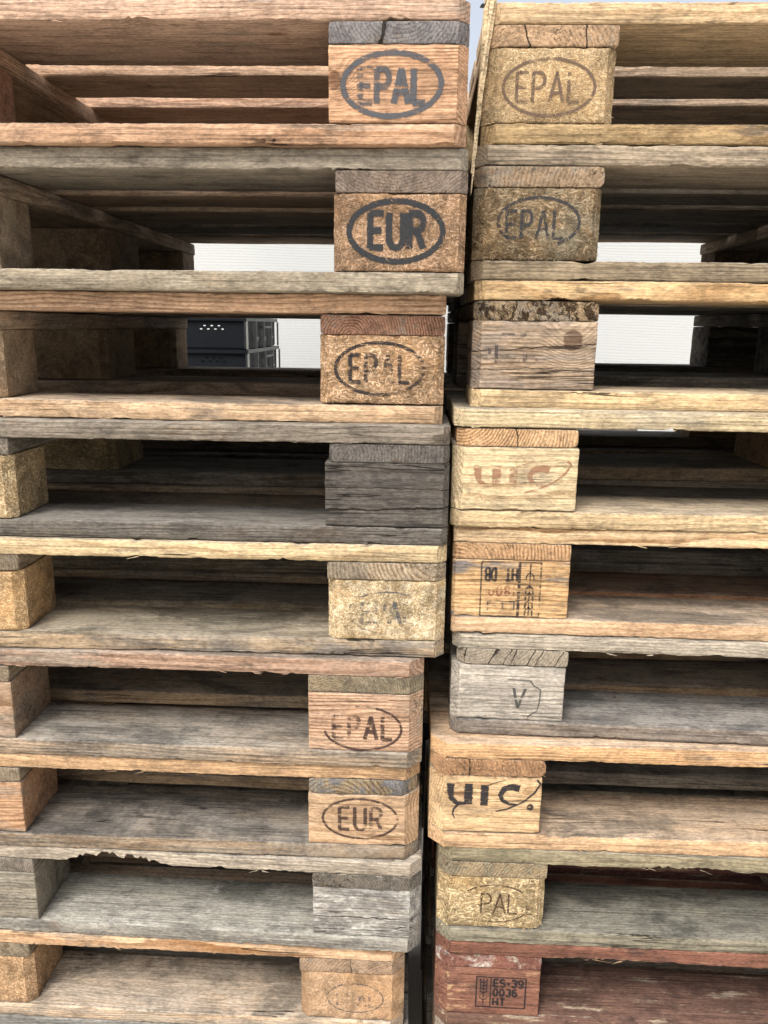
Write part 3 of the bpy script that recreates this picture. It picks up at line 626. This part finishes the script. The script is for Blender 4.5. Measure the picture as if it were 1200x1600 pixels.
RIGHT = [
 dict(top=wood((222, 182, 126), .1, .1, .4), str=wood((204, 160, 112), .2, .15, .4, fuzz=.3, splits=(('y', .095, .35, .0009), ('y', .035, .1, .0007))), blk=chip((208, 174, 120), .1, .06, .85, 0, .8), bk='chip',
      bot=wood((212, 172, 106), .1, .15, .4, fuzz=1.0), inner=browns, cblk=chip((190, 150, 100)), ck='chip', ch=.016, stamp=stamp_R1, flakes=70, spl=30),
 dict(top=wood((176, 154, 126), .5, .18, .4, (160, 148, 128)), str=wood((172, 140, 104), .45, .25, .5), blk=chip((160, 134, 96), .5, .25, 1.5), bk='chip',
      bot=wood((156, 134, 102), .55, .25, .5, (146, 134, 112)), inner=browns + greys, cblk=chip((150, 120, 90)), ck='chip', ch=.014, stamp=stamp_R2, flakes=520, fbias=1.8, srag=.002),
 dict(top=wood((214, 172, 108), .3, .28, .7, (160, 150, 136), crack=.7), str=wood((168, 138, 96), .4, .3, .5, rot=.8), blk=wood((186, 156, 124), .55, .24, .7, (156, 144, 130), crack=.6, period=.0046, knot=(.117, .058, .0125), splits=(('z', .044, .06, .0006), ('z', .022, .03, .0005))), bk='wood',
      bot=wood((226, 188, 126), .05, .1, .3), inner=greys, cblk=wood((90, 80, 70), .6, .5), ck='wood', ch=.012, stamp=stamp_R3, tchips=((.28, .75, .004, 0, 0),), srag=.002),
 dict(top=wood((210, 184, 134), .3, .12, .4, (180, 172, 150)), str=wood((216, 168, 110), .02, .06, 1.0, period=.0046, splits=(('y', .070, .12, .0008),)), blk=wood((224, 194, 140), .02, .06, .55, period=.0042, crack=.3), bk='wood',
      bot=wood((212, 178, 122), .15, .18, .3), inner=tans + greys[:1], cblk=wood((205, 160, 105)), ck='wood', ch=.012, bw=.004, sw=-.002, sdx=.004, stamp=stamp_R4, bin=-.001),
 dict(top=wood((228, 188, 132), .05, .06, .8, period=.0052), str=wood((204, 154, 98), .02, .08, .9, period=.0046), blk=wood((220, 176, 112), .15, .12, .8, blue=.45, period=.0060, crack=.5), bk='wood',
      bot=wood((216, 172, 124), .1, .1, .4), inner=greys + tans, cblk=wood((180, 150, 105)), ck='wood', ch=.005, stamp=stamp_R5),
 dict(top=wood((190, 178, 156), .8, .12, .35, (184, 175, 157)), str=wood((170, 156, 134), .8, .25, .3, (166, 156, 138), crack=.2, splits=(('y', .101, -.5, .0017), ('y', .132, -.1, .0008), ('y', .082, -.45, .0007), ('y', .072, -.3, .0007), ('y', .053, -.5, .0013), ('y', .043, -.5, .0007), ('y', .018, -.6, .0008))), blk=wood((196, 188, 172), .85, .10, .25, (190, 184, 170), white=.3), bk='wood',
      bot=wood((156, 138, 122), .6, .25, .5, (146, 138, 128), deck=(134, 132, 128)), inner=[greys[1], wood((190, 128, 76), .1, .2), greys[2]], cblk=wood((120, 108, 92)), ck='wood', ch=.012, stamp=stamp_R6, sw=-.004, sdx=.006, tchips=((.31, .34, .004, 0, 0), (.44, .48, .004, 0, 0))),
 dict(top=wood((228, 172, 104), .05, .1, .5), str=wood((226, 164, 100), .0, .08, .5, fuzz=1.0, splits=(('y', .098, .0, .0016),)), blk=wood((226, 182, 120), .08, .08, .6, period=.0036, blue=.15), bk='wood',
      bot=wood((220, 172, 116), .1, .12, .4), inner=[tans[0], greys[0], tans[1]], cblk=wood((190, 150, 105)), ck='wood', ch=.021, stamp=stamp_R7, fuzz=True, srag=.004, sw=.003),
 dict(top=wood((160, 144, 108), .55, .25, .35, (144, 138, 112)), str=wood((168, 142, 102), .5, .3, .5, (140, 136, 116)), blk=chip((214, 184, 126), .18, .08, 1.5), bk='chip',
      bot=wood((154, 144, 118), .6, .3, .35, (144, 140, 122), deck=(116, 114, 106)), inner=[greys[0], tans[2], greys[2]], cblk=wood((120, 108, 92)), ck='wood', ch=.018, stamp=stamp_R8, flakes=420, tchips=((.262, .40, .006, 0, 0),)),
 dict(top=wood((170, 120, 80), .1, .2, .4, paint=(120, 82, 68)), str=wood((190, 165, 135), .3, .3, .5, paint=(118, 76, 66), white=.5), blk=wood((190, 135, 90), .1, .15, .5, paint=(124, 86, 72)), bk='wood',
      bot=wood((180, 150, 115), .4, .25, .4, paint=(104, 78, 68)), inner=reds, cblk=reds[0], ck='wood', ch=.019, stamp=stamp_R9, tchips=((.15, .3, .004, 0, 0),)),
 dict(top=wood((170, 140, 105), .5, .3), str=wood((150, 130, 104), .5, .3), blk=chip((190, 150, 100)), bk='chip', bot=wood((150, 130, 104), .5, .3), inner=greys, cblk=chip((190, 150, 100)), ck='chip', ch=.014),
]
FITL = [(.0494, -.0270, -.0035, .3250), (.0527, -.0177, -.0117, .1861), (.0354, .0124, .0032, .0363), (.0446, -.0062, .0011, -.1120), (.0447, -.0082, .0046, -.2566),
        (.0205, -.0193, -.0075, -.4018), (.0188, -.0142, .0005, -.5500), (.0239, -.0202, -.0158, -.6894), (.0045, -.0150, -.0101, -.8281),
        (.012, -.012, .002, -.9720), (.006, -.010, -.004, -1.1160), (.015, -.016, .003, -1.2600), (.010, -.012, -.002, -1.4040), (0, 0, 0, -1.5480)]
FITR = [(.0688, .0321, -.0035, .3412), (.0637, .0313, -.0040, .1998), (.0685, .0309, -.0003, .0544), (.0483, .0085, .0076, -.0930), (.0531, .0169, -.0137, -.2358),
        (.0563, .0169, -.0261, -.3761), (.0323, -.0086, .0077, -.5169), (.0470, -.0074, -.0004, -.6698), (.0479, -.0051, -.0107, -.8174),
        (.050, -.004, .003, -.9620), (.044, -.006, -.004, -1.1085), (.048, -.002, .002, -1.2550), (.046, .0, -.003, -1.4015), (0, 0, 0, -1.5480)]
LABL = ['orange brown pallet with worn EPAL on solid block, topmost of the left stack',
 'grey pallet with a bold black EUR oval on chipboard in the left stack',
 'pinkish pine pallet with EPAL on an orange chipboard block in the left stack',
 'dark grey weathered pallet with a cracked unstamped corner block in the left stack',
 'pallet with a pale yellow top board and faded oval on whitish speckled chipboard, left stack',
 'brown pallet with half worn EPAL on streaked pine block in the left stack',
 'pallet with a thin brown EUR oval on solid tan block, seventh in the left stack',
 'grey pallet with white paint smears on its corner block and jagged top board, left stack',
 'tan pallet with small faint EPAL oval on chipboard near the bottom of the left stack',
 'grey pallet at the bottom edge under the small faint EPAL oval, left stack']
LABR = ['straw coloured pallet with thin EPAL oval on smooth chipboard, topmost of the right stack',
 'grey brown pallet with EPAL on a very frayed chipboard block in the right stack',
 'pallet with rotten stringer end and knotty worn block above pale yellow board, right stack',
 'clean yellow pallet with reddish faded uic stamp, fourth from top of the right stack',
 'yellow pallet with an upside down boxed HT stamp on its corner block, right stack',
 'silver grey pallet with letter V and cracked stringer end in the right stack',
 'orange pallet with bold black uic stamp and frayed stringer end in the right stack',
 'olive grey pallet with PAL on rough straw chipboard, directly above the red pallet',
 'dark red painted pallet stamped ES-39 0036 HT at the foot of the right stack',
 'tan pallet directly beneath the red painted pallet in the right stack']
for side, FIT, SP, LB, nm in ((-1, FITL, LEFT, LABL, 'left'), (1, FITR, RIGHT, LABR, 'right')):
    for i in range(13):
        x, y, rz, zt = FIT[i]; zb = FIT[i + 1][3]
        sp = SP[min(i, 9)]
        p = pallet(side, sp, x, y, rz, zt, zb, 100 * (side + 2) + i + 7, i < 10)
        lab = LB[i] if i < 10 else 'plain weathered pallet low in the %s stack, below the stamped ones' % nm
        tag(p, lab, 'pallet', 'wooden pallets in the %s stack' % nm)

# ---------------------------------------------------------------- ground
g = NG('concrete_yard'); P = g.n('ShaderNodeTexCoord').outputs['Object']
c = g.mix(g.noise(P, 1.3, 8, .65), srgb((178, 172, 162)), srgb((205, 198, 186))); c = g.mix(g.step(g.noise(P, 7, 6, .7), .58, .75, 0, .5), c, srgb((96, 90, 82)))
GM = g.finish(c, g.noise(P, 60, 5, .7), .004, .9)
S = 60; V = []; F = []; N = 24
for i in range(N + 1):
    for j in range(N + 1):
        V.append((-S + 2 * S * i / N, -S + 2 * S * j / N, 0))
for i in range(N):
    for j in range(N): a = i * (N + 1) + j; F.append([a, a + N + 1, a + N + 2, a + 1])
o = mesh_obj('ground', V, F, GM); o['kind'] = 'structure'; o['label'] = 'pale concrete yard under the pallet stacks'; o['category'] = 'ground'

# ---------------------------------------------------------------- white screen fence behind
def boxes(bs):
    V = []; F = []
    for (x0, y0, z0, x1, y1, z1) in bs:
        b = len(V); V += [(x, y, z) for x in (x0, x1) for y in (y0, y1) for z in (z0, z1)]
        F += [[b, b + 1, b + 3, b + 2], [b + 4, b + 6, b + 7, b + 5], [b, b + 4, b + 5, b + 1], [b + 2, b + 3, b + 7, b + 6], [b, b + 2, b + 6, b + 4], [b + 1, b + 5, b + 7, b + 3]]
    return V, F
g = NG('white_woven_screen'); tc = g.n('ShaderNodeTexCoord').outputs['Object']
wv = g.noise(g.scale(tc, (.9, 1, 3)), 1, 3, .5); sp = g.n('ShaderNodeSeparateXYZ'); g.put(sp.inputs[0], tc)
zz = g.math('ADD', sp.outputs[2], g.math('MULTIPLY', wv, .05))
ln = g.math('POWER', g.math('MULTIPLY_ADD', g.math('SINE', g.math('MULTIPLY', zz, 2 * math.pi / .0125)), .5, .5), 1.4)
br = g.noise(g.scale(tc, (140, 1, 70)), 1, 2, .6)
lm = g.math('MULTIPLY', ln, g.step(br, .35, .65, .15, .75))
c = g.mix(lm, srgb((168, 170, 169)), srgb((154, 157, 158))); c = g.mix(g.step(g.noise(tc, 3, 4), .4, .7, 0, .15), c, srgb((160, 161, 158)))
SCR = g.finish(c, ln, .0003, .8)
fz = 2.85; FH = 2.28
fence = empty('screen_fence', (0, fz, 0)); tag(fence, 'white woven privacy screen fence with fine horizontal ribs behind both stacks', 'fence')
nx, nz = 160, 30; V = []; F = []
for i in range(nx + 1):
    for j in range(nz + 1):
        x = -6 + 12 * i / nx; z = .03 + (FH - .03) * j / nz
        V.append((x, .02 * math.sin(x * 2.3) + .012 * math.sin(x * 7 + z * 2), z + .01 * math.sin(x * 3.1) * j / nz))
for i in range(nx):
    for j in range(nz): a = i * (nz + 1) + j; F.append([a, a + nz + 1, a + nz + 2, a + 1])
pn = mesh_obj('mesh_panel', V, F, SCR, fence, smooth=60); md = pn.modifiers.new('thick', 'SOLIDIFY'); md.thickness = .003
g = NG('galvanised_steel'); MET = g.finish(g.mix(g.noise(g.n('ShaderNodeTexCoord').outputs['Object'], 30, 4), (.25, .26, .27), (.42, .43, .44)), rough=.45)
g.t.nodes['Principled BSDF'].inputs['Metallic'].default_value = .8
for x in (-5, -2.6, 2.3, 4.7):
    V = [(x + .024 * math.cos(a * math.pi / 6), .08 + .024 * math.sin(a * math.pi / 6), z) for z in (0, FH + .03) for a in range(12)]
    F = [[a, (a + 1) % 12, 12 + (a + 1) % 12, 12 + a] for a in range(12)] + [list(range(12))[::-1], list(range(12, 24))]
    mesh_obj('post', V, F, MET, fence, smooth=40)

# ---------------------------------------------------------------- dark plastic crates behind the left stack
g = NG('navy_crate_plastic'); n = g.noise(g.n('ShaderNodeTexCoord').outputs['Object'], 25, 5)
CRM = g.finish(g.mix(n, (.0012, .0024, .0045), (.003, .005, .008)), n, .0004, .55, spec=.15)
g = NG('lit_crate_side'); n = g.noise(g.n('ShaderNodeTexCoord').outputs['Object'], 18, 5)
CR_LIT = g.finish(g.mix(n, (.10, .105, .10), (.20, .20, .18)), n, .0004, .6)  # paler copy of the crate plastic, light on the sides painted in
cw, cd, chh = .40, .60, .105
def plate(cols, rows, w, h, holes):
    V = [(w * i / cols, 0, h * j / rows) for i in range(cols + 1) for j in range(rows + 1)]
    F = [[i * (rows + 1) + j, (i + 1) * (rows + 1) + j, (i + 1) * (rows + 1) + j + 1, i * (rows + 1) + j + 1] for i in range(cols) for j in range(rows) if (i, j) not in holes]
    return V, F
def make_crate():
    root = empty('plastic_crate', (0, 0, 0)); t = .006; H = chh - .002
    bx_ = [(.012, .012, .0, cw - .012, cd - .012, .004)]
    bx_ += [(.010, .012, .004, .014, cd - .012, H - .012), (cw - .014, .012, .004, cw - .010, cd - .012, H - .012)]
    V, F = boxes(bx_); mesh_obj('body', V, F, CRM, root)
    holes = {(i + a, j + b) for i, j in [(62, 19), (68, 19), (74, 19), (59, 16), (65, 16), (71, 16), (77, 16)] for a in (0, 1) for b in (0,)}
    grip = {(i, j) for i in range(10, 48) for j in range(12, 22)}
    for nm, yy, hl in (('front_wall', .010, holes), ('back_wall', cd - .012, grip)):
        V, F = plate(96, 24, cw - .02, H - .016, hl); o = mesh_obj(nm, V, F, CRM, root, (.01, yy, .004)); o.modifiers.new('t', 'SOLIDIFY').thickness = .002
    V, F = boxes([(0, 0, H - .012, cw, .008, H), (0, cd - .008, H - .012, cw, cd, H), (0, .008, H - .012, .008, cd - .008, H), (cw - .008, .008, H - .012, cw, cd - .008, H)]); mesh_obj('rim', V, F, [CRM, CR_LIT], root, mi=[0] * 12 + [1] * 12)  # side bars coloured as if lit, front and back bars as if shaded
    gaps = {(i, j) for i in range(1, 73) for j in range(0, 12) if i % 18 not in (0,)} - {(i, 9) for i in range(37, 54)} - {(i, 4) for i in (19, 20, 21, 22, 37, 38, 39, 55, 56, 57)} - {(i, 3) for i in (19, 20, 37, 38)}
    for x0 in (.0015, cw - .0015):
        V, F = plate(73, 12, cd - .004, H - .0125, gaps); o = mesh_obj('side_grid', V, F, CR_LIT, root, (x0, .002, .0), math.pi / 2); md = o.modifiers.new('t', 'SOLIDIFY'); md.thickness = .006; md.offset = 1 if x0 > .1 else -1
    return root
def copy_tree(o, parent=None):
    c_ = o.copy(); C.collection.objects.link(c_)
    if parent is not None: c_.parent = parent
    for chd in list(o.children): copy_tree(chd, c_)
    return c_
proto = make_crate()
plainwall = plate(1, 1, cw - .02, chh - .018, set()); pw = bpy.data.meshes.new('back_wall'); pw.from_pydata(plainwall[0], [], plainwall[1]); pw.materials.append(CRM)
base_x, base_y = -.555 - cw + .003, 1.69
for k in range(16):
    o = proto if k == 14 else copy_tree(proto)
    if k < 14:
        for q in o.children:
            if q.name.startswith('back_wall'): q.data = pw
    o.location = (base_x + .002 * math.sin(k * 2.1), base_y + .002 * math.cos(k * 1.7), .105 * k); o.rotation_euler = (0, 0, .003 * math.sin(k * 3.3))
    if k == 15: lab = 'dark navy plastic crate on top of the crate stack behind the left pallets'
    elif k == 14: lab = 'dark navy plastic crate with bright holes, just under the topmost crate'
    elif k == 13: lab = 'dark navy plastic crate cut off by the board edge in the crate stack'
    else: lab = 'dark navy plastic crate lower in the stack, hidden behind the left pallets'
    tag(o, lab, 'crate', 'dark plastic crates stacked behind the left pallets')

for k in range(12):  # crate stack added so the view through the gap stays dark
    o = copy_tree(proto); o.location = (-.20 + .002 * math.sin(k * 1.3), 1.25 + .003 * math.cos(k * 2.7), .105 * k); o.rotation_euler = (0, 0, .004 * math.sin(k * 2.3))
    tag(o, 'dark plastic crate added behind the narrow gap between the pallet stacks to darken it', 'crate', 'dark plastic crates added to darken the gap')

# grey slatted box behind the right stack
bxr = empty('wooden_box', (.53, 1.95, 0)); tag(bxr, 'weathered grey wooden box glimpsed low behind the right stack', 'wooden box')
GW = wood((120, 108, 96), .8, .4, .5, (128, 122, 114))
for k in range(9):
    V, F = timber(.27, .018, .125, 900 + k, .03, .001); mesh_obj('side_board', V, F, GW, bxr, (0, 0, .02 + .135 * k), smooth=32)
    V, F = timber(.27, .018, .125, 940 + k, .03, .001); mesh_obj('side_board', V, F, GW, bxr, (0, .352, .02 + .135 * k), smooth=32)
for x in (0.002, .238):
    for y in (.0185, .322):
        V, F = boxes([(x, y, 0, x + .03, y + .03, 1.225)]); mesh_obj('corner_post', V, F, GW, bxr)
for x in (-.0005, .2505):
    for k in range(9):
        V, F = boxes([(x - .018 if x < 0.1 else x + .020, .0, .02 + .135 * k, x if x < .1 else x + .038, .37, .145 + .135 * k)]); mesh_obj('side_board', V, F, GW, bxr)

# ---------------------------------------------------------------- splintered plank wedged in the gap, twig above it
rn = random.Random(5)
FW = wood((248, 218, 168), .0, .05, .5, period=.003, contrast=1.2)
V = []; F = []
def shard(x0, x1, xb, y, z0, z1, t, sd):
    """upright torn sliver: top from x0 to x1, running down to xb"""
    b = len(V); n = 22
    for k in range(n + 1):
        q = k / n; z = z1 + (z0 - z1) * q; lx = x0 + (xb - x0) * q + .0005 * (noise3(q * 14, sd, 0, 3) - .5); rx = x1 + (xb + .001 - x1) * q ** 1.15 + .0011 * (noise3(q * 23, sd, 9, 4) - .5)
        if rx < lx + .0008: rx = lx + .0008
        for a, c_ in ((lx, y), (rx, y + .001), (rx, y + t), (lx, y + t)): V.append((float(a), float(c_), float(z)))
    for k in range(n):
        for j in range(4): F.append([b + 4 * k + j, b + 4 * k + 4 + j, b + 4 * k + 4 + (j + 1) % 4, b + 4 * k + (j + 1) % 4])
    F.append([b, b + 1, b + 2, b + 3]); F.append([b + 4 * n + 3, b + 4 * n + 2, b + 4 * n + 1, b + 4 * n])
zt_, zb_ = EYE + .40, EYE + .15
shard(.0700, .0800, .0600, .040, zb_, zt_, .016, 1)
shard(.0755, .0860, .0612, .036, zb_ + .05, zt_, .010, 2)
shard(.0715, .0745, .0590, .034, zb_ + .02, zt_ - .01, .005, 3)
shard(.0790, .0830, .0625, .030, zb_ + .09, zt_, .005, 4)
shard(.0685, .0705, .0606, .038, zb_ + .04, zt_ - .05, .005, 5)
o = mesh_obj('splintered_plank', V, F, FW, smooth=30); tag(o, 'freshly split upright plank wedged in the gap between the two stacks', 'plank')
g = NG('dry_leaf'); LM = g.finish((.03, .028, .026), rough=.8)
V = []; F = []
pts = [Vector((.073, .031, EYE + .372)), Vector((.064, -.004, EYE + .357)), Vector((.0635, -.012, EYE + .343)), Vector((.066, -.013, EYE + .331)), Vector((.0645, -.014, EYE + .322))]
for a, b_ in zip(pts[:-1], pts[1:]):
    d = (b_ - a).normalized(); s = d.cross(Vector((0, 1, 0))).normalized(); u = d.cross(s); i0 = len(V)
    for p in (a, b_):
        for k in range(5): V.append(tuple(p + (s * math.cos(k * 1.2566) + u * math.sin(k * 1.2566)) * .0006))
    F += [[i0 + k, i0 + (k + 1) % 5, i0 + 5 + (k + 1) % 5, i0 + 5 + k] for k in range(5)]
for k in range(13):
    p = pts[rn.randrange(5)].lerp(pts[rn.randrange(5)], .3); d = Vector((rn.uniform(-1, 1), rn.uniform(-.3, .3), rn.uniform(-1, .6))).normalized()
    s = d.cross(Vector((rn.uniform(-.4, .4), 1, rn.uniform(-.4, .4)))).normalized(); L_ = rn.uniform(.004, .009); w = L_ * .35; i0 = len(V); nn = d.cross(s) * .0008
    for q, e_ in ((0, 0), (.3, 1), (.65, .8), (1, 0), (.65, -.8), (.3, -1)): V.append(tuple(p + d * L_ * q + s * w * e_ + nn * (abs(e_))))
    F.append([i0 + j for j in range(6)])
o = mesh_obj('dry_twig', V, F, LM); o.modifiers.new('t', 'SOLIDIFY').thickness = .0004
tag(o, 'small dark dry twig with crumpled leaves hanging at the top of the gap', 'twig')
